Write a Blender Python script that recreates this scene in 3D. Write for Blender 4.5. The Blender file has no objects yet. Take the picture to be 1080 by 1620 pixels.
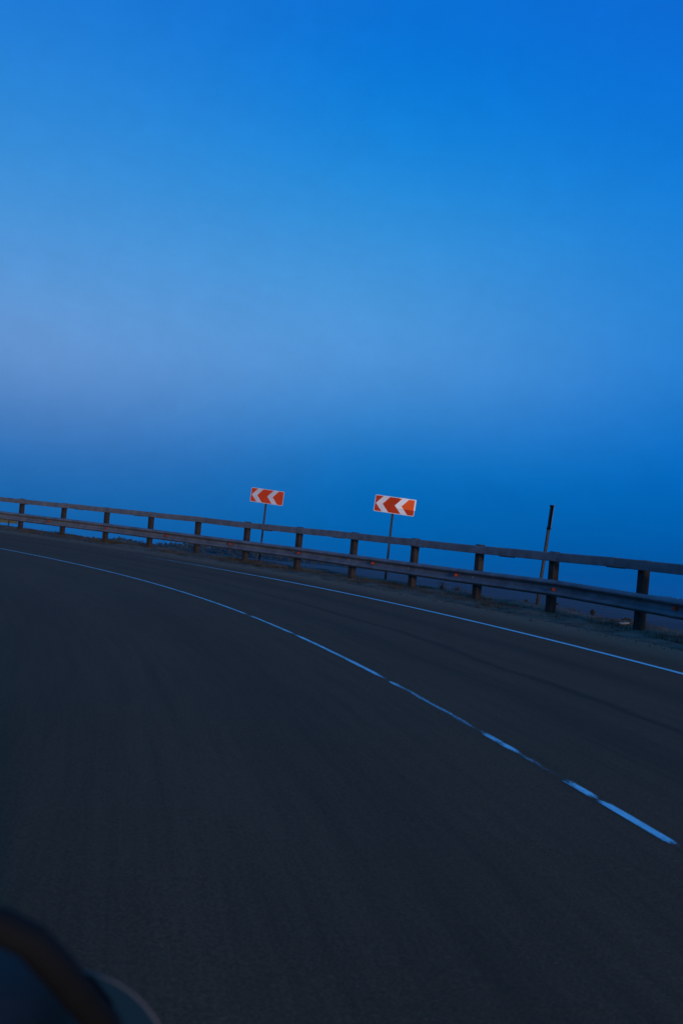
import bpy, math, random
import numpy as np
from mathutils import Vector, Matrix

random.seed(7); rng = np.random.default_rng(7)
SC = bpy.context.scene
COL = SC.collection
rad = math.radians

# ------------------------------------------------------------------ camera
F = 1576.0                                    # focal length in pixels of a 1080 x 1620 frame (35 mm lens)
ROLL, PITCH, EYE = rad(5.7), rad(3.0), 1.37
g = np.array([math.sin(ROLL)*math.cos(PITCH), -math.cos(ROLL)*math.cos(PITCH), math.sin(PITCH)])   # gravity up, lens frame
wz = g/np.linalg.norm(g)
wy = np.array([0, 0, 1.0]) - wz*wz[2]; wy /= np.linalg.norm(wy)
wx = np.cross(wy, wz)
M = np.array([wx, wy, wz])                    # lens frame (x right, y down, z forward) -> world


def W(q):
    q = np.asarray(q, float)
    return q @ M.T + np.array([0, 0, EYE])


cam_d = bpy.data.cameras.new('camera'); cam = bpy.data.objects.new('camera', cam_d); COL.objects.link(cam)
right, down, fwd = M @ [1, 0, 0], M @ [0, 1, 0], M @ [0, 0, 1]
mw = Matrix.Identity(4)
for i in range(3):
    mw[i][0], mw[i][1], mw[i][2] = right[i], -down[i], -fwd[i]
mw[2][3] = EYE
cam.matrix_world = mw
cam_d.sensor_fit = 'VERTICAL'; cam_d.sensor_height = 36; cam_d.sensor_width = 24; cam_d.lens = F/1620*36
cam_d.clip_start = 0.02; cam_d.clip_end = 9000
cam_d.dof.use_dof = True; cam_d.dof.focus_distance = 22; cam_d.dof.aperture_fstop = 4.0
SC.camera = cam

# ------------------------------------------------------------------ sky
def lin(c):
    return tuple(((v/255)/12.92 if v/255 <= .04045 else ((v/255+.055)/1.055)**2.4) for v in c)


wd = bpy.data.worlds.new('World'); SC.world = wd; wd.use_nodes = True
nt = wd.node_tree; N = nt.nodes; L = nt.links; N.clear()


def nd(t, **k):
    n = N.new(t)
    for a, b in k.items(): setattr(n, a, b)
    return n


def wmath(op, a, b=None, clamp=False):
    n = nd('ShaderNodeMath', operation=op, use_clamp=clamp)
    for i, v in enumerate((a, b)):
        if v is None: continue
        if isinstance(v, (int, float)): n.inputs[i].default_value = v
        else: L.new(v, n.inputs[i])
    return n.outputs[0]


tc = nd('ShaderNodeTexCoord'); sep = nd('ShaderNodeSeparateXYZ'); L.new(tc.outputs['Generated'], sep.inputs[0])
elev = wmath('MULTIPLY', wmath('ARCSINE', sep.outputs[2]), 180/math.pi/90, True)     # 0 at the horizon, 1 overhead


def ramp(stops):
    r = nd('ShaderNodeValToRGB'); cr = r.color_ramp; cr.interpolation = 'B_SPLINE'
    while len(cr.elements) > 1: cr.elements.remove(cr.elements[-1])
    cr.elements[0].position = stops[0][0]/90; cr.elements[0].color = (*lin(stops[0][1]), 1)
    for e, c in stops[1:]:
        x = cr.elements.new(e/90); x.color = (*lin(c), 1)
    L.new(elev, r.inputs[0]); return r.outputs[0]


# elevation profiles: towards the lilac belt at the left, away from it at the right, and the paler dusk side behind the camera
ZEN = (20, 116, 205)
glow = ramp([(0, (14, 92, 162)), (1.6, (22, 101, 172)), (3.4, (36, 107, 178)), (5.3, (56, 117, 186)), (8, (88, 138, 200)), (10.6, (102, 151, 211)), (14, (88, 151, 216)), (19, (58, 144, 217)),
             (24, (38, 131, 216)), (29, (24, 117, 212)), (40, (20, 110, 206)), (90, ZEN)])
deep = ramp([(0, (0, 74, 146)), (2.3, (0, 86, 162)), (5.5, (0, 100, 184)), (8.5, (4, 110, 198)), (12, (34, 125, 209)), (15.7, (40, 131, 213)), (20.6, (20, 126, 215)),
             (25, (12, 115, 214)), (31, (13, 103, 211)), (40, (12, 104, 206)), (90, ZEN)])
mid = ramp([(0, (0, 88, 162)), (2, (0, 98, 174)), (4.8, (4, 107, 185)), (7, (24, 119, 197)), (9.8, (66, 139, 209)), (12.3, (82, 150, 217)), (15.7, (72, 150, 218)), (20.6, (36, 140, 217)),
            (25.2, (8, 126, 219)), (29.5, (8, 112, 213)), (40, (14, 108, 206)), (90, ZEN)])
dusk = ramp([(0, (150, 146, 150)), (6, (124, 152, 180)), (15, (90, 156, 206)), (30, (50, 142, 212)), (90, ZEN)])
az = wmath('ARCTAN2', sep.outputs[0], sep.outputs[1])
da_ = wmath('ABSOLUTE', wmath('ADD', az, rad(20)))


def sstep(v, a, b):
    r = nd('ShaderNodeMapRange'); r.interpolation_type = 'SMOOTHSTEP'; L.new(v, r.inputs[0]); r.inputs[1].default_value = a; r.inputs[2].default_value = b
    return r.outputs[0]


def wmix(f, a, b):
    m = nd('ShaderNodeMix', data_type='RGBA'); L.new(f, m.inputs[0]); L.new(a, m.inputs[6]); L.new(b, m.inputs[7]); return m.outputs[2]


sky_col = wmix(sstep(da_, rad(75), rad(158)), wmix(sstep(da_, rad(17), rad(43)), wmix(sstep(da_, 0.0, rad(24)), glow, mid), deep), dusk)
# thin uneven haze high up: a few per cent of mottling over the whole sky
vn = nd('ShaderNodeTexNoise'); vn.inputs['Scale'].default_value = 22; vn.inputs['Detail'].default_value = 7; vn.inputs['Roughness'].default_value = .72
sm = nd('ShaderNodeMapping'); sm.inputs['Scale'].default_value = (1, 1, 1.25); L.new(tc.outputs['Generated'], sm.inputs[0]); L.new(sm.outputs[0], vn.inputs['Vector'])
vr = nd('ShaderNodeMapRange'); L.new(vn.outputs[0], vr.inputs[0]); vr.inputs[1].default_value = .25; vr.inputs[2].default_value = .75; vr.inputs[3].default_value = .955; vr.inputs[4].default_value = 1.045
vm = nd('ShaderNodeVectorMath', operation='SCALE'); L.new(sky_col, vm.inputs[0]); L.new(vr.outputs[0], vm.inputs[3]); sky_col = vm.outputs[0]
bg = nd('ShaderNodeBackground'); bg.inputs[1].default_value = 1.0; L.new(sky_col, bg.inputs[0])
out = nd('ShaderNodeOutputWorld'); L.new(bg.outputs[0], out.inputs[0])

# last warm light from low behind the camera, to its right
SUN_AZ, SUN_EL = rad(20), rad(3.6)
sd = bpy.data.lights.new('sun', 'SUN'); so = bpy.data.objects.new('sun', sd); COL.objects.link(so)
sd.energy = 1.7; sd.angle = rad(6); sd.color = (1.0, .74, .62)
to_sun = Vector((math.sin(SUN_AZ)*math.cos(SUN_EL), -math.cos(SUN_AZ)*math.cos(SUN_EL), math.sin(SUN_EL)))
so.rotation_euler = to_sun.to_track_quat('Z', 'Y').to_euler(); so.location = (20, -30, 30)

vs = SC.view_settings
vs.view_transform = 'Standard'; vs.look = 'None'; vs.exposure = 0; vs.gamma = 1; vs.use_curve_mapping = False
SC.render.engine = 'CYCLES'
SC.cycles.volume_max_steps = 64
SC.cycles.volume_bounces = 1

# ------------------------------------------------------------------ road frame
A_, B_, D_ = -.083416, -.014982, 1.366769
U0, V0, H0 = 5.187406, 16.971016, 1.958388
K0, K1, K2, G2 = .0208611, .000721365, -.0000432235, .000263357
STEP, EDGE_O, LANE_O = 2.49873, 2.881, 6.938
n_ = np.array([math.sin(A_), math.cos(A_)*math.cos(B_), math.sin(B_)]); n_ /= np.linalg.norm(n_)
e2 = np.array([0, 0, 1.]) - n_*n_[2]; e2 /= np.linalg.norm(e2)
e1 = np.cross(n_, e2)
S_ = np.arange(-120, 150, .05)
kc = np.clip(S_, -13, 32); kk = K0 + K1*kc + K2*kc*kc
th_ = np.cumsum(kk)*.05; th_ -= np.interp(0, S_, th_)
x_ = np.cumsum(np.cos(th_))*.05; x_ -= np.interp(0, S_, x_)
y_ = np.cumsum(np.sin(th_))*.05; y_ -= np.interp(0, S_, y_)
upw = M @ (-n_)


def RD(s, o, h=0.0):
    """road point in world space: s metres along the guardrail, o metres to its left, h metres above the tarmac"""
    s, o, h = np.broadcast_arrays(np.asarray(s, float), np.asarray(o, float), np.asarray(h, float))
    x, y, t = np.interp(s, S_, x_), np.interp(s, S_, y_), np.interp(s, S_, th_) + H0
    c, sn = math.cos(H0), math.sin(H0)
    X = U0 + c*x - sn*y - np.sin(t)*o
    Y = V0 + sn*x + c*y + np.cos(t)*o
    sc = np.clip(s, -14, 42)
    drop = D_ - G2*sc*sc - h
    q = X[..., None]*e1 + Y[..., None]*e2 + drop[..., None]*n_
    w = W(q)
    w[..., 2] += np.clip(-14 - s, 0, 200)*.030 - np.clip(s - 42, 0, 200)*.03     # the grade eases off out of sight
    return w


def ray(px, py):
    return np.array([(px-540)/F, (py-810)/F, 1.0])


def at(px, py, depth):
    return W(ray(px, py)*depth)


def at_z(px, py, z):
    d = M @ ray(px, py); t = (z-EYE)/d[2]
    return np.array([0, 0, EYE]) + d*t


def project(w):
    q = (np.asarray(w) - np.array([0, 0, EYE])) @ M
    return q[..., 0]/q[..., 2]*F+540, q[..., 1]/q[..., 2]*F+810, q[..., 2]

# ------------------------------------------------------------------ helpers
def obj(name, verts, faces, mat, parent=None, smooth=False, uv=None, attr=None):
    me = bpy.data.meshes.new(name)
    me.from_pydata([tuple(map(float, v)) for v in verts], [], [tuple(map(int, f)) for f in faces])
    if uv is not None:
        l = me.uv_layers.new(name='UVMap')
        li = np.zeros(len(me.loops), int); me.loops.foreach_get('vertex_index', li)
        l.data.foreach_set('uv', np.asarray(uv, float)[li].ravel())
    if attr is not None:
        for k, v in attr.items():
            a = me.attributes.new(k, 'FLOAT', 'POINT'); a.data.foreach_set('value', np.asarray(v, float))
    if smooth:
        for p in me.polygons: p.use_smooth = True
    if mat: me.materials.append(mat)
    me.update()
    o = bpy.data.objects.new(name, me); COL.objects.link(o)
    if parent: o.parent = parent
    return o


def recalc(o):
    import bmesh
    b = bmesh.new(); b.from_mesh(o.data); bmesh.ops.recalc_face_normals(b, faces=b.faces); b.to_mesh(o.data); b.free()
    return o


def bevel(o, w, seg=2):
    m = o.modifiers.new('bevel', 'BEVEL'); m.width = w; m.segments = seg; m.limit_method = 'ANGLE'
    return o


def empty(name, loc=(0, 0, 0)):
    o = bpy.data.objects.new(name, None); o.location = tuple(map(float, loc)); o.empty_display_size = .2; COL.objects.link(o)
    return o


def tag(o, label=None, cat=None, group=None, kind=None):
    if label: o['label'] = label
    if cat: o['category'] = cat
    if group: o['group'] = group
    if kind: o['kind'] = kind
    return o


def boxv(c, ax, ay, az):
    """box from a centre and three half-axis vectors"""
    c, ax, ay, az = map(np.asarray, (c, ax, ay, az))
    v = [c + i*ax + j*ay + k*az for k in (-1, 1) for j in (-1, 1) for i in (-1, 1)]
    f = [(0, 2, 3, 1), (4, 5, 7, 6), (0, 1, 5, 4), (2, 6, 7, 3), (0, 4, 6, 2), (1, 3, 7, 5)]
    return v, f


def sweep(rings, closed=True, caps=True):
    """skin a list of equally long rings of points"""
    m = len(rings[0]); v = [p for r in rings for p in r]; f = []
    for i in range(len(rings)-1):
        for j in range(m if closed else m-1):
            k = (j+1) % m
            f.append((i*m+j, i*m+k, (i+1)*m+k, (i+1)*m+j))
    if caps and closed:
        f.append(tuple(range(m))[::-1]); f.append(tuple(range((len(rings)-1)*m, len(rings)*m)))
    return v, f


def tube(path, r, seg=10, flat=1.0, upv=(0, 0, 1)):
    path = [np.asarray(p, float) for p in path]; rings = []
    for i, p in enumerate(path):
        t = path[min(i+1, len(path)-1)] - path[max(i-1, 0)]; t /= np.linalg.norm(t)
        a = np.cross(t, upv)
        if np.linalg.norm(a) < 1e-3: a = np.cross(t, (1, 0, 0))
        a /= np.linalg.norm(a); b = np.cross(a, t)
        rr = r[i] if isinstance(r, (list, tuple)) else r
        rings.append([p + rr*(math.cos(q)*a + flat*math.sin(q)*b) for q in np.linspace(0, 2*math.pi, seg, endpoint=False)])
    return sweep(rings)


def grid_sheet(name, ss, oo, hfun, mat, kind='structure', label=None, cat=None, parent=None):
    Sg, Og = np.meshgrid(ss, oo, indexing='ij')
    v = hfun(Sg, Og).reshape(-1, 3); m = len(oo)
    f = [(i*m+j, (i+1)*m+j, (i+1)*m+j+1, i*m+j+1) for i in range(len(ss)-1) for j in range(m-1)]
    o = obj(name, v, f, mat, parent, True, uv=np.c_[Og.ravel(), Sg.ravel()])
    if v[f[0][1]].size and np.cross(v[f[0][1]]-v[f[0][0]], v[f[0][2]]-v[f[0][0]])[2] < 0: o.data.flip_normals()
    return tag(o, label, cat, kind=kind)


_tab = rng.random((256, 256))
def vnoise(x, y):
    x, y = np.asarray(x, float), np.asarray(y, float)
    xi, yi = np.floor(x).astype(int), np.floor(y).astype(int); fx, fy = x-xi, y-yi
    fx, fy = fx*fx*(3-2*fx), fy*fy*(3-2*fy)
    q = lambda a, b: _tab[a % 256, b % 256]
    return (q(xi, yi)*(1-fx)+q(xi+1, yi)*fx)*(1-fy)+(q(xi, yi+1)*(1-fx)+q(xi+1, yi+1)*fx)*fy - .5
def fnoise(x, y, n=4):
    return sum(vnoise(x*2**i+17*i, y*2**i+5*i)/2**i for i in range(n))

# ------------------------------------------------------------------ materials
class Mat:
    def __init__(s, name, rough=.8, spec=.3, metal=0):
        s.m = bpy.data.materials.new(name); s.m.use_nodes = True
        s.t = s.m.node_tree; s.b = s.t.nodes['Principled BSDF']
        s.b.inputs['Roughness'].default_value = rough; s.b.inputs['Metallic'].default_value = metal
        s.b.inputs['Specular IOR Level'].default_value = spec
        s.b.inputs['Base Color'].default_value = (.2, .2, .2, 1)
    def n(s, t, **k):
        x = s.t.nodes.new(t)
        for a, b in k.items(): setattr(x, a, b)
        return x
    def link(s, a, b): s.t.links.new(a, b)
    def coord(s, kind='Object', scale=(1, 1, 1)):
        c = s.n('ShaderNodeTexCoord'); mp = s.n('ShaderNodeMapping'); mp.inputs['Scale'].default_value = scale
        s.link(c.outputs[kind], mp.inputs[0]); return mp.outputs[0]
    def noise(s, co, scale, detail=4, rough=.55):
        x = s.n('ShaderNodeTexNoise'); x.inputs['Scale'].default_value = scale; x.inputs['Detail'].default_value = detail
        x.inputs['Roughness'].default_value = rough; s.link(co, x.inputs['Vector']); return x.outputs[0]
    def ramp(s, fac, stops):
        r = s.n('ShaderNodeValToRGB'); cr = r.color_ramp
        cr.elements[0].position = stops[0][0]; cr.elements[0].color = (*stops[0][1], 1)
        cr.elements[1].position = stops[-1][0]; cr.elements[1].color = (*stops[-1][1], 1)
        for p, c in stops[1:-1]: cr.elements.new(p).color = (*c, 1)
        s.link(fac, r.inputs[0]); return r.outputs[0]
    def mix(s, fac, a, b, mode='MIX'):
        x = s.n('ShaderNodeMix', data_type='RGBA', blend_type=mode)
        for i, v in ((0, fac), (6, a), (7, b)):
            if isinstance(v, (int, float)): x.inputs[i].default_value = v
            elif isinstance(v, tuple): x.inputs[i].default_value = (*v, 1)
            else: s.link(v, x.inputs[i])
        return x.outputs[2]
    def math(s, op, a, b=None, clamp=False):
        x = s.n('ShaderNodeMath', operation=op, use_clamp=clamp)
        for i, v in enumerate((a, b)):
            if v is None: continue
            if isinstance(v, (int, float)): x.inputs[i].default_value = v
            else: s.link(v, x.inputs[i])
        return x.outputs[0]
    def col(s, v):
        if isinstance(v, tuple): s.b.inputs['Base Color'].default_value = (*v, 1)
        else: s.link(v, s.b.inputs['Base Color'])
        return s
    def bump(s, h, strength=.3, dist=.01):
        x = s.n('ShaderNodeBump'); x.inputs['Strength'].default_value = strength; x.inputs['Distance'].default_value = dist
        s.link(h, x.inputs['Height']); s.link(x.outputs[0], s.b.inputs['Normal']); return s


def mottled(name, c1, c2, scale=6, rough=.8, spec=.3, metal=0, bump=0.0, kind='Object', sc=(1, 1, 1)):
    m = Mat(name, rough, spec, metal); co = m.coord(kind, sc); f = m.noise(co, scale, 5, .65)
    m.col(m.ramp(f, [(.3, c1), (.7, c2)]))
    if bump: m.bump(m.noise(co, scale*6, 3), bump, .01)
    return m.m


def asphalt():
    m = Mat('asphalt', .92, .12); uv = m.coord('UV'); ob = m.coord('Object')
    big = m.noise(ob, .35, 4); fine = m.noise(ob, 80, 4, .8); streak = m.noise(m.coord('UV', (9, .35, 1)), 1.0, 4, .6)
    base = m.ramp(fine, [(.25, (.055, .021, .0095)), (.5, (.130, .051, .023)), (.78, (.32, .128, .060))])
    base = m.mix(m.math('MULTIPLY', m.ramp(big, [(.35, (0, 0, 0)), (.7, (1, 1, 1))]), .35), base, (.150, .068, .034))
    scratch = m.noise(m.coord('UV', (70, 1.6, 1)), 1.0, 3, .6)
    base = m.mix(m.math('MULTIPLY', m.ramp(scratch, [(.5, (0, 0, 0)), (.75, (1, 1, 1))]), .28), base, (.20, .088, .044))
    base = m.mix(m.math('MULTIPLY', m.ramp(streak, [(.42, (0, 0, 0)), (.72, (1, 1, 1))]), .38), base, (.068, .029, .013))
    # bitumen seam and tyre-polished tracks run along the lanes; dust gathers by the verge
    sx = m.n('ShaderNodeSeparateXYZ'); m.link(uv, sx.inputs[0]); o = sx.outputs[0]
    wob = m.math('ADD', o, m.math('MULTIPLY', m.noise(m.coord('UV', (.6, .25, 1)), 1, 3), .5))
    def band(c, w, k):
        d = m.math('ABSOLUTE', m.math('SUBTRACT', wob, c)); return m.math('MULTIPLY', m.math('SUBTRACT', 1, m.math('DIVIDE', d, w), True), k)
    for c, w, k in ((4.35, .45, .45), (6.2, .40, .35), (5.25+.2, .12, .7), (8.5, .6, .22), (10.2, .6, .22)):
        base = m.mix(band(c, w, k), base, (.055, .025, .012))
    dust = m.math('MULTIPLY', m.math('SUBTRACT', 1, m.math('DIVIDE', m.math('SUBTRACT', wob, 1.1), 1.6), True), .85)
    base = m.mix(dust, base, (.30, .155, .090))
    m.col(base)
    m.bump(m.noise(ob, 90, 3, .7), .5, .006); return m.m


def paint(name, wear_bias):
    m = Mat(name, .75, .25); co = m.coord('UV', (46, 2.2, 1)); ob = m.coord('Object')
    at_ = m.n('ShaderNodeAttribute'); at_.attribute_name = 'wear'
    f = m.math('ADD', m.noise(co, 1.0, 5, .7), m.math('MULTIPLY', m.math('SUBTRACT', m.noise(ob, 70, 4, .75), .5), .9))
    k = m.math('MULTIPLY', m.math('SUBTRACT', m.math('ADD', f, wear_bias+.06), at_.outputs['Fac']), 2.8, True)
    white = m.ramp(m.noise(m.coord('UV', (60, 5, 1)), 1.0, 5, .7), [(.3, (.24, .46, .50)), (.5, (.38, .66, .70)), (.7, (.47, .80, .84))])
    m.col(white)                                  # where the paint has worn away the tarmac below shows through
    tp_ = m.n('ShaderNodeBsdfTransparent'); mx_ = m.n('ShaderNodeMixShader'); m.link(k, mx_.inputs[0]); m.link(tp_.outputs[0], mx_.inputs[1]); m.link(m.b.outputs[0], mx_.inputs[2])
    m.link(mx_.outputs[0], m.t.nodes['Material Output'].inputs[0]); return m.m


M_asph = asphalt()
M_lane = paint('worn_lane_paint', .06); M_edge = paint('edge_paint', .10)
M_dirt = mottled('verge_dirt', (.055, .040, .026), (.19, .140, .098), 2.2, .95, .1, bump=.6)
M_gravel = mottled('gravel_stone', (.035, .031, .028), (.085, .076, .068), 5, .95, .1)
M_bank = mottled('bank_soil', (.06, .048, .03), (.13, .10, .07), 1.1, .95, .1, bump=.5)
M_field = mottled('dry_field', (.085, .055, .055), (.16, .11, .11), .035, .95, .1, kind='Object', sc=(1, 3.2, 1))
M_grass = mottled('dry_grass', (.028, .024, .012), (.085, .062, .032), 3, .9, .1)
M_shrub = mottled('shrub_leaves', (.022, .024, .014), (.055, .05, .03), 9, .9, .1)
M_wood = mottled('far_trees', (.02, .028, .018), (.045, .05, .03), .2, .95, .1)
M_rail = mottled('weathered_rail', (.085, .088, .092), (.170, .176, .184), 3.5, .68, .25, bump=.15)
M_beam = mottled('galvanised_beam', (.080, .083, .087), (.165, .170, .178), 2.6, .55, .35, bump=.1)
M_post = mottled('rusty_post', (.020, .017, .015), (.045, .037, .032), 7, .85, .2, bump=.3)
M_bolt = mottled('bolt_zinc', (.16, .16, .16), (.24, .24, .23), 20, .5, .4, .3)
M_refl = mottled('orange_reflector', (.22, .026, .008), (.32, .040, .012), 20, .35, .5)
M_pole = mottled('grey_pole', (.028, .028, .028), (.060, .058, .056), 5, .6, .3, .2)
M_white = mottled('sign_white', (.66, .66, .68), (.80, .80, .82), 8, .6, .2)
M_red = mottled('sign_red', (.46, .036, .005), (.57, .047, .007), 6, .6, .2)
M_wold = mottled('sign_white_old', (.46, .48, .54), (.58, .60, .66), 8, .6, .2)
M_rold = mottled('sign_red_old', (.50, .042, .006), (.62, .054, .008), 6, .6, .2)
M_wlit = mottled('sign_white_lit', (.95, .95, .95), (.97, .97, .97), 8, .6, .2)  # sign white brightened for the painted patch of light
M_rlit = mottled('sign_red_lit', (.95, .11, .012), (.97, .13, .016), 6, .6, .2)  # sign red brightened for the same painted light patch
M_back = mottled('sign_back', (.07, .07, .07), (.13, .13, .13), 6, .5, .4, .4)
M_stone = mottled('pale_litter', (.13, .135, .14), (.20, .20, .21), 20, .8, .3)
M_board = mottled('yellow_board', (.07, .068, .03), (.10, .095, .04), 4, .6, .3)

# ------------------------------------------------------------------ ground
ss = np.concatenate([np.arange(-100, -20, 2), np.arange(-20, 45, .5), np.arange(45, 131, 2)])
grid_sheet('road', ss, np.concatenate([np.arange(.5, 12.3, .45), [12.4]]), lambda s, o: RD(s, o, 0), M_asph)


def verge_h(s, o):
    h = .012 + .05*np.clip(1.0 - o, 0, 1) + .085*fnoise(s*1.1, o*1.6+9, 4)*np.clip(1.5-o, .25, 1)
    h = np.where(o < -1, h - (-1 - o)*.45, h)
    return RD(s, o, np.where(o > 1.05, h - .10*np.clip((o-1.05)/.25, 0, 1), h))


sv = np.concatenate([np.arange(-100, -16, 2), np.arange(-16, 44, .14), np.arange(44, 131, 2)])
grid_sheet('verge', sv, np.concatenate([np.arange(-1.6, 1.31, .12)]), verge_h, M_dirt)


def bank(o0, sign):
    def h(s, t):
        a = RD(s, o0, -.30); b = RD(s, o0 - sign*9, 0); b[..., 2] = -3.2
        w = a*(1-t)[..., None] + b*t[..., None]; w[..., 2] += .25*fnoise(s*.4, t*6+3, 4)*np.clip(t*6, 0, 1); return w
    return h


grid_sheet('bank', sv[::3], np.linspace(0, 1, 14), bank(-1.5, 1), M_bank)
grid_sheet('inner_bank', ss[::2], np.linspace(0, 1, 8), bank(12.55, -1), M_bank)
grid_sheet('inner_verge', ss, np.array([12.1, 12.4, 12.7]), lambda s, o: RD(s, o, -.02-.2*np.clip(o-12.4, 0, 1)+.03*fnoise(s, o, 3)), M_dirt)

ZF = -2.2
rr = np.concatenate([[0.5], np.geomspace(6, 3000, 70)]); aa = np.linspace(0, 2*math.pi, 181)
fv = []; ff = []
for i, r in enumerate(rr):
    x, y = r*np.sin(aa[:-1]), r*np.cos(aa[:-1])
    z = ZF + .35*fnoise(x*.03, y*.03, 3)*min(1, r/60)
    fv += list(np.c_[x, y, z])
for i in range(len(rr)-1):
    for j in range(180):
        k = (j+1) % 180; ff.append((i*180+j, i*180+k, (i+1)*180+k, (i+1)*180+j))
ff.append(tuple(range(180)))
fo = recalc(obj('field', fv, ff, M_field, None, True)); tag(fo, kind='structure')
if fo.data.polygons[5000].normal.z < 0: fo.data.flip_normals()


def line(name, o, w, s0, s1, mat, wear, label):
    s = np.arange(s0, s1, .12); v = []; uv = []; at_ = []
    for q in s:
        for e in (-.5, 0, .5):
            v.append(RD(q, o+e*w, .003)); uv.append((e*w+o, q)); at_.append(wear(q) + (.0 if e == 0 else .20))
    f = [(i*3+j, i*3+3+j, i*3+4+j, i*3+1+j) for i in range(len(s)-1) for j in range(2)]
    ob = obj(name, v, f, mat, None, True, uv=uv, attr={'wear': at_})
    if ob.data.polygons[0].normal.z < 0: ob.data.flip_normals()
    return tag(ob, label, kind='structure')


WEAR = [(-60, .5), (-11.46, .95), (-11.36, .75), (-11.26, .12), (-10.66, .08), (-10.61, .20), (-10.56, .62), (-10.51, .2), (-10.25, .10), (-10.13, .62),
        (-9.78, .58), (-9.66, .45), (-9.56, .45), (-9.50, .60), (-9.42, .62), (-9.33, .2), (-9.22, .15), (-9.16, .62), (-9.09, .25), (-8.86, .2), (-8.74, .60),
        (-8.5, .56), (-8.3, .46), (-7.4, .40), (-6.75, .46), (-6.62, .25), (-6.45, .25), (-6.36, .82), (-6.18, .45), (-5.9, .22), (-4.2, .28), (-2.8, .20), (-2.6, .62), (-2.4, .3),
        (-.3, .3), (-.1, .7), (.15, .28), (3, .26), (6, .24), (12, .20), (60, .25)]
wx_, wy_ = zip(*WEAR)
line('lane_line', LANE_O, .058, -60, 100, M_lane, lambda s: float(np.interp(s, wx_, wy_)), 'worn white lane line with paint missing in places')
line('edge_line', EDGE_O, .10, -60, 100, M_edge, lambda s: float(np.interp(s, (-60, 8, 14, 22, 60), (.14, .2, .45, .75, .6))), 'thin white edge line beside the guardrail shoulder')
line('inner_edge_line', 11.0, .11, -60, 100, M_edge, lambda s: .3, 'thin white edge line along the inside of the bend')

# ------------------------------------------------------------------ guardrail
gr = empty('guardrail', RD(0, 0, 0)); gloc = np.array(gr.location)
tag(gr, 'weathered steel guardrail with upper rail and ribbed lower beam along the bend', 'guardrail')


def sub(name, v, f, mat, parent, org=None, **k):
    base = gloc if org is None else org
    return obj(name, np.asarray(v) - base, f, mat, parent, **k)


I0, I1 = -8, 24
c_prof = [(-.075, -.075), (.075, -.075), (.075, .075), (-.075, .075), (-.075, .045), (.062, .045), (.062, -.045), (-.075, -.045)]   # channel section (o, s)
for i in range(I0, I1):
    s = i*STEP + random.uniform(-.03, .03)
    ls, lo = random.uniform(-.008, .008), random.uniform(-.012, .012)
    rings = []
    for h in (-.5, .3, .8, 1.232):
        rings.append([RD(s + b + ls*h, a*.9 + lo*h, h) for a, b in c_prof])
    v, f = sweep(rings, True, False)
    m = len(c_prof); b0 = 3*m                       # cap the channel as two quads and a web
    f += [(b0+0, b0+1, b0+6, b0+7), (b0+1, b0+2, b0+5, b0+6), (b0+2, b0+3, b0+4, b0+5)]
    p = recalc(sub('post', v, f, M_post, gr))
    v, f = boxv(RD(s, .098, .515), (RD(s+.05, 0, 0)-RD(s-.05, 0, 0))*.6, (RD(s, .03, 0)-RD(s, 0, 0)), upw*.10)
    sub('spacer', v, f, M_post, gr)
    sv_ = []
    for hh in (.515,):
        t = RD(s+.1, 0)-RD(s, 0); t /= np.linalg.norm(t); nn = RD(s, 1)-RD(s, 0); nn /= np.linalg.norm(nn)
        c = RD(s, .142, hh); rings = [[c + nn*d + .018*r*(math.cos(q)*t+math.sin(q)*upw) for q in np.linspace(0, 2*math.pi, 8, endpoint=False)] for d, r in ((0, 1), (.012, 1), (.018, .5))]
        v, f = sweep(rings); sub('bolt', v, f, M_bolt, gr, smooth=False)

W_P = [(.000, .156), (.030, .151), (.080, .117), (.084, .100), (.080, .083), (.006, .030), (.002, .0), (.006, -.030), (.080, -.083), (.084, -.100), (.080, -.117), (.030, -.151), (.000, -.156)]
W_ring = W_P + [(a-.006, b) for a, b in W_P[::-1]]
SEG = STEP*4/3
j0 = .9*STEP
JH = {k: random.uniform(-.011, .011) for k in range(-8, 19)}; JH[0] = .028; JH[1] = -.006; JH[-1] = -.012     # one joint was knocked up
for k in range(-7, 17):
    a = j0 + k*SEG - .14; b = j0 + (k+1)*SEG + .14
    da, db = JH[k], JH[k+1]
    twist = random.uniform(-.02, .02)
    rings = []
    for t in np.linspace(0, 1, 6):
        s = a + (b-a)*t; hh = .515 + da*(1-t) + db*t; off = .136 + .006*t
        rings.append([RD(s, off + x + twist*y*(1-2*t), hh + y) for x, y in W_ring])
    v, f = sweep(rings); recalc(sub('beam', v, f, M_beam, gr, smooth=False))
    if k % 1 == 0:
        sR = j0 + k*SEG
        c = RD(sR, .158, .515); t = RD(sR+.1, 0)-RD(sR, 0); t /= np.linalg.norm(t); nn = RD(sR, 1)-RD(sR, 0); nn /= np.linalg.norm(nn)
        v = []; yaw = t*.2 - nn
        for d in (0, .062):
            for x, y in ((-.034, -.026), (.034, -.026), (.046, .030), (-.046, .030)):
                v.append(c + nn*d + t*x*(1 - d*4) + upw*y)
        f = [(0, 1, 2, 3), (4, 7, 6, 5), (0, 4, 5, 1), (1, 5, 6, 2), (2, 6, 7, 3), (3, 7, 4, 0)]
        recalc(sub('reflector', v, f, M_refl, gr))

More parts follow.
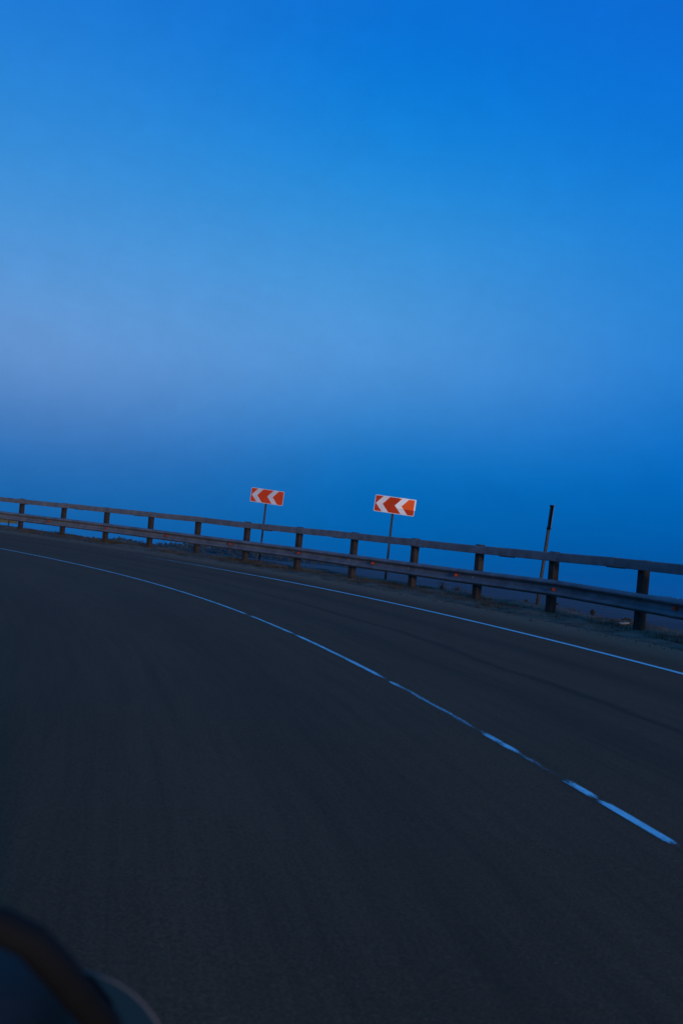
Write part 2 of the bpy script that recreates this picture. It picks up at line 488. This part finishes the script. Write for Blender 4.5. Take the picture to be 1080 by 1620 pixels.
R_P = [(.070, .170), (.150, .170), (.158, .158), (.160, .085), (.158, .012), (.150, 0), (.070, 0), (.064, .012), (.064, .158)]
t0 = .23*STEP
prev = 0
for k in range(-7, 17):
    a = t0 + k*SEG; b = t0 + (k+1)*SEG - .012
    da = prev + random.uniform(-.010, .010); db = random.uniform(-.014, .014); prev = db
    rings = []
    for t in np.linspace(0, 1, 7):
        s = a + (b-a)*t; hh = 1.052 + da*(1-t) + db*t - .008*math.sin(math.pi*t)
        rings.append([RD(s, x, hh + y) for x, y in R_P])
    v, f = sweep(rings); recalc(sub('top_rail', v, f, M_rail, gr))
    rings = []                                             # splice plate that shows as a lip below the joint
    for t in (-.22, .22):
        rings.append([RD(a + t, x, 1.052 + da + y) for x, y in ((.076, -.016), (.150, -.016), (.150, .012), (.076, .012))])
    v, f = sweep(rings); recalc(sub('splice_plate', v, f, M_post, gr))

# ------------------------------------------------------------------ signs behind the guardrail
def solve_base(px, o, h):
    s = np.linspace(-20, 45, 2600); w = RD(s, o, h); x, y, z = project(w)
    x = np.where(z > 2, x, 1e9); return s[np.argmin(abs(x-px))]


def sign_pole(root, base_px, top_px, o=-.85, r=.030, extra=0):
    s = solve_base(base_px[0], o, -.08); b = RD(s, o, -.12)
    depth = project(b)[2]; b2 = at(base_px[0], project(b)[1], depth)
    t = at(*top_px, depth); d = (t-b2); t2 = b2 + d*(1+extra)
    root.location = tuple(b2)
    v, f = tube([b2-d*.06, b2+d*.3, b2+d*.7, t2], r, 12, upv=(0, 1, 0))
    obj('pole', np.asarray(v)-b2, f, M_pole, root, True)
    return b2, t, depth


def chevron_sign(label, base_px, top_px, corners, patch):
    root = empty('chevron_sign'); b, t, depth = sign_pole(root, base_px, top_px, extra=.2)
    tag(root, label, 'road sign', 'chevron signs behind the guardrail')
    TL, TR, BR, BL = [at(*c, depth-.055) for c in corners]
    c = (TL+TR+BR+BL)/4; ux = ((TR-TL)+(BR-BL))/2; uy = ((TL-BL)+(TR-BR))/2
    w = np.linalg.norm(ux); ux /= w; uy -= ux*(uy@ux); h = np.linalg.norm(uy); uy /= h
    yaw = rad(14); nz = np.cross(ux, uy)               # towards the camera
    ux = ux*math.cos(yaw) + nz*math.sin(yaw)*1; nz = np.cross(ux, uy); w /= math.cos(yaw)
    X = lambda u, v_, d: c + ux*(u-.5)*w + uy*(v_-.5)*h + nz*d - b

    def slab(name, pts, d0, d1, mat, parent=root):
        m = len(pts); v = [X(u, q, d0) for u, q in pts] + [X(u, q, d1) for u, q in pts]
        f = [tuple(range(m))[::-1], tuple(range(m, 2*m))] + [(i, (i+1) % m, m+(i+1) % m, m+i) for i in range(m)]
        return recalc(obj(name, v, f, mat, parent))

    def rrect(u0, u1, v0, v1, r):
        p = []; ru, rv = r/w, r/h
        for cu, cv, a0 in ((u1-ru, v1-rv, 0), (u0+ru, v1-rv, 90), (u0+ru, v0+rv, 180), (u1-ru, v0+rv, 270)):
            for q in (0, 30, 60, 90): p.append((cu+ru*math.cos(rad(a0+q)), cv+rv*math.sin(rad(a0+q))))
        return p
    slab('back_plate', rrect(0.004, .996, .008, .992, .03), -.022, -.0025, M_back)
    bu, bv = .015, .034
    mw_, mr_ = (M_white, M_red) if patch else (M_wold, M_rold)
    slab('white_border', rrect(0, 1, 0, 1, .03), -.002, .001, mw_)
    slab('red_panel', rrect(bu, 1-bu, bv, 1-bv, .018), .001, .004, mr_)
    for u0 in (.035, .505):
        run = .175; th = .165; e = bv*.4
        pts = [(u0, .5), (u0+run, 1-e), (u0+run+th, 1-e), (u0+th, .5), (u0+run+th, e), (u0+run, e)]
        # two convex arms, mitred at the tip
        top = [(u0, .5), (u0+th, .5), (u0+run+th, 1-e), (u0+run, 1-e)]; bot = [(u0, .5), (u0+run, e), (u0+run+th, e), (u0+th, .5)]
        v = [X(u, q, d) for d in (.004, .007) for u, q in pts]
        f = [(0, 3, 2, 1), (0, 5, 4, 3), (6, 7, 8, 9), (6, 9, 10, 11)] + [(i, (i+1) % 6, 6+(i+1) % 6, 6+i) for i in range(6)]
        recalc(obj('white_chevron', v, f, mw_, root))
    if patch:   # patch of light on the upper right, painted as brighter overlay oversailing the edge
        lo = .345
        p = slab('light_patch', [(.60, 1-bv), (.985, 1-bv), (.985, lo), (.60, lo)], .008, .0105, M_rlit)
        tag(p, 'brighter orange-red upper right corner, a painted patch of light')
        slab('light_patch_border', [(.62, 1.005), (1.012, 1.005), (1.012, lo), (.978, lo), (.978, 1-bv), (.62, 1-bv)], .0108, .0125, M_wlit, p) if False else None
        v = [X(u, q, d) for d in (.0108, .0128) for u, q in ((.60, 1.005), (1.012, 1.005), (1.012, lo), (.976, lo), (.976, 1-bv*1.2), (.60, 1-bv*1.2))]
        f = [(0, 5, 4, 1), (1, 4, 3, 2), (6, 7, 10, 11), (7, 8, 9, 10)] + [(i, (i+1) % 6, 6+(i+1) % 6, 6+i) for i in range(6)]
        recalc(obj('light_patch_border', v, f, M_wlit, p))
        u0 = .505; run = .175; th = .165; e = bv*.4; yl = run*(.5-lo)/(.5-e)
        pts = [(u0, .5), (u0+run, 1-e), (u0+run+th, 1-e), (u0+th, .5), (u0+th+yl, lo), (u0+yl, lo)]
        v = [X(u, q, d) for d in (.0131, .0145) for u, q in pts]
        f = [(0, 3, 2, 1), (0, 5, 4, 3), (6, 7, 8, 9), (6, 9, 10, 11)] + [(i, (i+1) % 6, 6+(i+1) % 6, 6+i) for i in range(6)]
        recalc(obj('light_patch_chevron', v, f, M_wlit, p))
    for q in (.25, .75):
        cc = X(.5, q, -.034); v, f = boxv(cc, ux*.06, uy*.018, nz*.011); obj('clamp', v, f, M_back, root)
    return root


chevron_sign('red and white chevron sign, the smaller one further left along the bend', (409, 893), (420.6, 798),
             [(397.7, 770.5), (449.8, 778.2), (447.8, 800.6), (394.5, 792.8)], False)
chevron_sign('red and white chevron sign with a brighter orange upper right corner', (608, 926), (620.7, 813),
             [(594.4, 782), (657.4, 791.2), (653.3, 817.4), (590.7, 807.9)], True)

root = empty('edge_on_sign'); b, t, depth = sign_pole(root, (847, 968), (872.6, 800), r=.036)
tag(root, 'dark sign post seen edge-on, standing alone near the right of the guardrail', 'road sign')
d = (t-b)/np.linalg.norm(t-b); vd = t - np.array([0, 0, EYE]); vd /= np.linalg.norm(vd)
side = np.cross(vd, d); side /= np.linalg.norm(side); dep = np.cross(d, side)
hh = .5*np.linalg.norm(at(873, 797, depth)-at(868.0, 836, depth))
c = t - d*(hh-.02) + side*.040 - b
v, f = boxv(c, side*.007 + dep*.0, dep*.42, d*hh); bevel(obj('plate', v, f, M_back, root), .003)
for k in (-.92, .90):
    cc = t - d*(hh-.02) + d*hh*k + side*.005 - b; v, f = boxv(cc, side*.052, dep*.05, d*.016); obj('clamp', v, f, M_post, root)

# far board at the left end, glimpsed under the beam
root = empty('far_board'); bd = at(12, 838, 75); bd[2] = min(bd[2], 1.2); root.location = tuple(bd)
tag(root, 'far roadside board on a post, glimpsed under the leftmost rail', 'sign')
tp = at(15, 823, 75)
v, f = tube([bd - np.array([0, 0, 3.0]), tp], .06, 8, upv=(0, 1, 0)); obj('pole', np.asarray(v)-bd, f, M_pole, root, True)
v, f = boxv(at(8, 823.5, 75)-bd, M @ np.array([.95, .08, 0]), np.array([0, .03, 0]), np.array([0, 0, .17])); obj('board', v, f, M_board, root)

# ------------------------------------------------------------------ shrubs, litter, grass, far wood
def leaf_cloud(c, rx, rz, n, size):
    v = []; f = []
    for i in range(n):
        u = rng.normal(size=3); u /= np.linalg.norm(u); r = rng.random()**.4
        p = np.array(c) + u*r*np.array([rx, rx, rz])
        a, b_ = rng.normal(size=3), rng.normal(size=3)
        a *= size/np.linalg.norm(a); b_ *= size*.6/np.linalg.norm(b_)
        k = len(v); v += [p-a, p+b_, p+a, p-b_]; f.append((k, k+1, k+2, k+3))
    return v, f


def shrub(px, py, hgt, wid, label):
    p = at_z(px, py, ZF); dist = np.linalg.norm(p); s = dist/F
    root = empty('shrub', p); tag(root, label, 'shrub', 'shrubs out in the field')
    H_, R_ = hgt*s, wid*s/2
    v, f = leaf_cloud((0, 0, H_*.55), R_, H_*.5, 420, .09*H_+.04); obj('crown', v, f, M_shrub, root)
    v, f = tube([(0, 0, -.2), (.02, 0, H_*.3), (0, .03, H_*.6)], [.05*H_, .04*H_, .02*H_], 6, upv=(0, 1, 0)); obj('stem', v, f, M_post, root, True)


shrub(831, 957, 8, 7, 'small dark shrub in the field left of the edge-on sign post')
shrub(936, 974, 9, 7, 'upright dark shrub in the field between the two rightmost posts')
shrub(990, 984, 6, 15, 'low spreading dark shrub beside the rightmost guardrail post')
shrub(880, 958, 4, 6, 'tiny dark shrub right of the post nearest the edge-on sign')
# dry weeds beside the verge
def weed(px, o, hgt, label):
    s = solve_base(px, o, 0); b = RD(s, o, -.05); root = empty('dry_weed', b); tag(root, label, 'weed', 'dry weeds behind the guardrail'); v = []; f = []
    for i in range(46):
        a = rng.uniform(0, 6.28); l = hgt*rng.uniform(.4, 1); tip = np.array([math.cos(a)*l*rng.uniform(.1, .75), math.sin(a)*l*rng.uniform(.1, .75), l]); wv = np.array([-math.sin(a), math.cos(a), 0])*.005
        k = len(v); mid = tip*.55 + np.array([0, 0, l*.1]); v += [-wv, wv, mid+wv*.8, mid-wv*.8, tip]; f += [(k, k+1, k+2, k+3), (k+3, k+2, k+4)]
    obj('stalks', v, f, M_grass, root)
    v, f = leaf_cloud((0, 0, hgt*.55), hgt*.45, hgt*.4, 60, .014); obj('seed_heads', v, f, M_grass, root)


weed(698, -1.0, .36, 'dry weed behind the rail, right of the brighter chevron sign')
weed(722, -1.2, .25, 'shorter dry weed behind the rail right of the taller one')
lp = RD(solve_base(984, -.25, .04), -.25, .06)
v, f = boxv((0, 0, .02), np.array([.10, .03, .01]), np.array([-.015, .05, 0]), np.array([0, 0, .018]))
lo_ = bevel(obj('litter', v, f, M_stone), .012, 3); lo_.location = tuple(lp); tag(lo_, 'pale scrap of litter in the verge beside the rightmost post', 'litter')

sv3 = []; sf3 = []
for i in range(2600):
    s_, o_ = rng.uniform(-14, 46), rng.choice([rng.uniform(.5, 1.5), rng.normal(.1, .5)], p=[.7, .3]); r_ = rng.uniform(.006, .019)
    c_ = RD(s_, o_, .02 + .05*max(0, 1-o_)*.8 + r_*.3); k = len(sv3)
    pts = rng.normal(size=(6, 3))*.25 + np.array([(1, 0, 0), (-1, 0, 0), (0, 1, 0), (0, -1, 0), (0, 0, .8), (0, 0, -.8)])
    sv3 += list(c_ + pts*r_); sf3 += [(k+a, k+b, k+c) for a, b, c in ((0, 2, 4), (2, 1, 4), (1, 3, 4), (3, 0, 4), (2, 0, 5), (1, 2, 5), (3, 1, 5), (0, 3, 5))]
tag(obj('gravel', sv3, sf3, M_gravel), 'loose gravel strewn between shoulder and guardrail', 'gravel', kind='stuff')
gv = []; gf = []
cl = [(rng.uniform(-14, 46), rng.normal(-.15, .42), rng.uniform(.08, .5), rng.uniform(.02, .075)) for _ in range(760)]
for s, o, r, hg in cl:
    nb = int(30 + 60*r)
    pts = RD(s + rng.normal(0, r, nb), np.minimum(o + rng.normal(0, r*.35, nb), .62), 0)
    sg = s; base_h = .05
    for p in pts:
        a = rng.uniform(0, 6.28); l = hg*rng.uniform(.5, 1.25); ln = rng.uniform(.1, .8)*l
        b0 = p + np.array([0, 0, .01]); wv = np.array([-math.sin(a), math.cos(a), 0])*rng.uniform(.004, .009)
        tip = b0 + np.array([math.cos(a)*ln, math.sin(a)*ln, l + .05])
        k = len(gv); gv += [b0-wv, b0+wv, tip]; gf.append((k, k+1, k+2))
tag(obj('verge_grass', gv, gf, M_grass), 'dry brown grass along the foot of the guardrail', 'grass', kind='stuff')

# low rise that carries the wood
hv = []; hf = []; ha = np.radians(np.arange(-75, 75.1, .5))
for i, (r, k) in enumerate(((1150, -.6), (1300, .25), (1500, .75), (1800, 1.0), (2300, .4), (2800, -.4))):
    for a in ha:
        base = 4.2 + 3.5*float(fnoise(np.array(a*7+3), np.array(i*.3), 3))
        base *= 1.0 if a < 0 else max(.35, 1-a*2.2)
        hv.append((r*math.sin(a), r*math.cos(a), ZF + base*k))
nh = len(ha)
for i in range(5):
    for j in range(nh-1): hf.append((i*nh+j, i*nh+j+1, (i+1)*nh+j+1, (i+1)*nh+j))
ho = obj('hills', hv, hf, M_wood, None, True); tag(ho, kind='structure')
if ho.data.polygons[0].normal.z < 0: ho.data.flip_normals()
tv = []; tf = []
for i in range(4200):
    a = rad(rng.uniform(-62, 62)); r = rng.uniform(1250, 1700)
    hmul = .55 + .9*max(0, fnoise(np.array(a*16), np.array(3.3), 4)+.45)
    h = rng.uniform(5.5, 9.5)*hmul*(1.0 if a < 0 else max(.45, 1-a*2.2)); w = h*rng.uniform(.5, 1.0)
    c = np.array([r*math.sin(a), r*math.cos(a), ZF])
    for j in range(16):
        u = rng.normal(size=3); u /= np.linalg.norm(u); p = c + np.array([u[0]*w*.9, u[1]*w*.9, h*.55 + u[2]*h*.42])
        q = [p + rng.normal(size=3)*h*.20 for _ in range(3)]; k = len(tv); tv += q; tf.append((k, k+1, k+2))
tag(obj('far_wood', tv, tf, M_wood), 'low dark line of far-off woodland on the horizon', 'woodland', kind='stuff')

# ------------------------------------------------------------------ open car the camera rides in
hd = ray(205, 850); cf = hd - n_*(hd@n_); cf /= np.linalg.norm(cf); cr_ = np.cross(n_, cf)
CF, CR, CU = M @ cf, M @ cr_, upw
CO = W(n_*D_)
def C(x, y, z): return np.asarray(x)*CR + np.asarray(y)*CF + np.asarray(z)*CU     # relative to the car's origin on the road
def tocar(w): d = np.asarray(w)-CO; return np.array([d@CR, d@CF, d@CU])


M_cpaint = mottled('navy_car_paint', (.085, .072, .062), (.105, .090, .078), 4, .6, .25)
M_rubber = mottled('black_trim', (.0055, .0062, .0066), (.008, .009, .0095), 9, .8, .12)
M_leather = mottled('dark_seat', (.018, .017, .017), (.03, .028, .027), 12, .7, .3)
M_chrome = mottled('mirror_rim', (.07, .07, .07), (.13, .125, .12), 9, .45, .25)
M_tyre = mottled('tyre', (.012, .012, .012), (.022, .022, .022), 14, .9, .2)
M_rim = mottled('alloy', (.2, .2, .2), (.3, .3, .3), 9, .35, .5, .7)
mg = Mat('mirror_glass', .06, .5, 1.0); mg.col((.060, .046, .046)); M_mglass = mg.m
mh = Mat('headlight_glass', .1, .6); mh.col((.25, .26, .28)); M_hglass = mh.m
mt = Mat('windscreen_glass', .05, .5)
tr = mt.n('ShaderNodeBsdfTransparent'); tr.inputs[0].default_value = (.80, .86, .88, 1)
gl = mt.n('ShaderNodeBsdfGlossy'); gl.inputs['Roughness'].default_value = .04
fr = mt.n('ShaderNodeFresnel'); fr.inputs[0].default_value = 1.2
ms = mt.n('ShaderNodeMixShader'); mt.link(fr.outputs[0], ms.inputs[0]); mt.link(tr.outputs[0], ms.inputs[1]); mt.link(gl.outputs[0], ms.inputs[2])
mt.link(ms.outputs[0], mt.t.nodes['Material Output'].inputs[0]); M_wglass = mt.m

car = empty('open_car', CO)
tag(car, 'dark open-top car at the bottom left corner, only windscreen corner and mirror showing', 'car')
XC = -.87
def closed(w, top, bot): return [(w*.9, bot), (w, bot+.14), (w*1.01, (top+bot)/2), (w*.97, top-.10), (w*.88, top-.035), (w*.6, top-.005), (0, top+.012)]
def openp(w, top, bot): return [(w*.9, bot), (w, bot+.14), (w*1.01, (top+bot)/2), (w*.99, top-.05), (w*.955, top), (w*.90, top-.02), (w*.86, .34)]
secs = [(1.86, closed(.46, .56, .36)), (1.82, closed(.58, .60, .28)), (1.70, closed(.66, .655, .24)), (1.45, closed(.73, .715, .2)), (1.15, closed(.775, .765, .18)), (.98, closed(.80, .80, .18)), (.955, closed(.80, .80, .18)),
        (.95, openp(.80, .80, .18)), (.5, openp(.82, .80, .18)), (0, openp(.83, .79, .18)), (-.6, openp(.83, .79, .18)), (-.85, openp(.83, .80, .18)), (-.855, closed(.83, .80, .18)), (-1.2, closed(.82, .83, .18)), (-1.6, closed(.77, .80, .22)), (-1.85, closed(.68, .72, .3)), (-1.95, closed(.55, .62, .4))]
rings = []
for y, pr in secs:
    ring = [(x, z) for x, z in pr] + [(-x, z) for x, z in pr[::-1] if x != 0]
    if len(ring) == 14:                      # open section: drop one inner point so every ring matches
        ring = ring[:6] + [(0, .33)] + ring[8:]
    rings.append([C(XC+x, y, z) for x, z in ring])
v, f = sweep(rings); recalc(obj('body', v, f, M_cpaint, car, True))

P = [tocar(at(px, py, dd)) for px, py, dd in ((0, 1464, .74), (50, 1489, .745), (95, 1537, .755), (130, 1580, .77), (165, 1622, .79))]
lp_ = P[0]
path = [np.array([XC, lp_[1]+.03, lp_[2]+.02]), np.array([(XC*.6+lp_[0]*.4), lp_[1]+.015, lp_[2]+.018]), np.array([lp_[0]-.10, lp_[1]-.004, lp_[2]+.014]), np.array([lp_[0]-.04, lp_[1]-.002, lp_[2]+.008])] + P
endp = P[-1] + (P[-1]-P[-2])*.8; endp[2] -= .02
path += [endp, np.array([endp[0]+.04, .93, .78])]
mir = [np.array([2*XC-p[0], p[1], p[2]]) for p in path[::-1]][:-1]
full = mir + path
v, f = tube([C(*p) for p in full], .0135, 12); recalc(obj('windscreen_frame', v, f, M_rubber, car, True))
half = len(path); top = path
gvv = []; gff = []
for p in full:
    gvv.append(C(*p)); gvv.append(C(XC + (p[0]-XC)*1.0, .95, .785))
for i in range(len(full)-1): gff.append((2*i, 2*i+2, 2*i+3, 2*i+1))
obj('windscreen', gvv, gff, M_wglass, car, True)

# wing mirror: an oval glass in a rimmed housing, looking backwards
mc = tocar(at(84, 1742, .93)); rx, rz = .113, .112
mo = None
TL_ = rad(24)                                 # the glass tips up towards the driver
def R(a, k, y):
    zz = rz*k*math.sin(a)
    return C(mc[0] + rx*k*math.cos(a), mc[1] + y*math.cos(TL_) + zz*math.sin(TL_), mc[2] + zz*math.cos(TL_) - y*math.sin(TL_))


an = np.linspace(0, 2*math.pi, 40, endpoint=False)
rim = [[R(a, k, y) for a in an] for k, y in ((.980, -.003), (.984, -.007), (.996, -.007), (1.0, -.002), (.994, .004), (.975, .012))]
hs = [[R(a, k, y) for a in an] for k, y in ((.985, .008), (.93, .026), (.80, .05), (.55, .075), (.2, .09), (.02, .093))]
v, f = sweep(hs); mo = recalc(obj('wing_mirror', v, f, M_cpaint, car, True))
v, f = sweep(rim, True, False); obj('rim', v, f, M_chrome, mo, True)
v = [R(0, 0, -.002)] + [R(a, .982, -.002) for a in an]; f = [(0, 1+(i+1) % 40, 1+i) for i in range(40)]
obj('mirror_glass', v, f, M_mglass, mo, True)
v, f = tube([C(mc[0]-.02, mc[1]+.05, mc[2]-.07), C(mc[0]-.06, mc[1]+.02, .80), C(mc[0]-.10, mc[1], .74)], .022, 10, upv=(0, 1, 0)); obj('mirror_stalk', v, f, M_rubber, car, True)
for x in (-.42, .42):
    q = [(-.22, -.55, .36), (.22, -.55, .36), (.20, -.05, .40), (-.20, -.05, .40)]
    prof = [(-.52, .36), (-.05, .38), (-.02, .46), (-.46, .50), (-.62, .92), (-.74, .90), (-.62, .40)]
    v = [C(XC+x+sx, y, z) for sx in (-.21, .21) for y, z in prof]; m = len(prof)
    f = [tuple(range(m)), tuple(range(m, 2*m))[::-1]] + [(i, (i+1) % m, m+(i+1) % m, m+i) for i in range(m)]
    bevel(recalc(obj('seat', v, f, M_leather, car)), .04, 3)
for x in (-.72, .72):
    for y in (1.22, -1.28):
        an2 = np.linspace(0, 2*math.pi, 28, endpoint=False); sg = 1 if x > 0 else -1
        WR = lambda a, r, d: C(XC+x+sg*d, y+r*math.cos(a), .30+r*math.sin(a))
        v, f = sweep([[WR(a, r, d) for a in an2] for r, d in ((.19, -.08), (.28, -.09), (.30, -.05), (.30, .06), (.28, .10), (.20, .095))]); wl = recalc(obj('wheel', v, f, M_tyre, car, True))
        v, f = sweep([[WR(a, r, d) for a in an2] for r, d in ((.20, .08), (.19, .10), (.16, .085), (.05, .10), (.02, .10))]); recalc(obj('rim', v, f, M_rim, wl, True))
for x in (-.45, .45):
    v, f = sweep([[C(XC+x+r*math.cos(a), 1.76+y_o, .55+r*.8*math.sin(a)) for a in an] for r, y_o in ((.09, -.03), (.09, .04), (.07, .065), (.01, .075))]); recalc(obj('headlight', v, f, M_hglass, car, True))

# ------------------------------------------------------------------ air
HZ = 3150
v, f = boxv((0, 0, 9), np.array([HZ, 0, 0]), np.array([0, HZ, 0]), np.array([0, 0, 15.0]))
hz = obj('haze', v, f, None); tag(hz, kind='stuff'); hz.display_type = 'WIRE'
hm = bpy.data.materials.new('haze'); hm.use_nodes = True; t = hm.node_tree; t.nodes.clear()
pv = t.nodes.new('ShaderNodeVolumePrincipled'); pv.inputs['Color'].default_value = (.22, .66, .95, 1); pv.inputs['Density'].default_value = .00007; pv.inputs['Anisotropy'].default_value = .45
oo = t.nodes.new('ShaderNodeOutputMaterial'); t.links.new(pv.outputs[0], oo.inputs['Volume'])
hz.data.materials.append(hm)
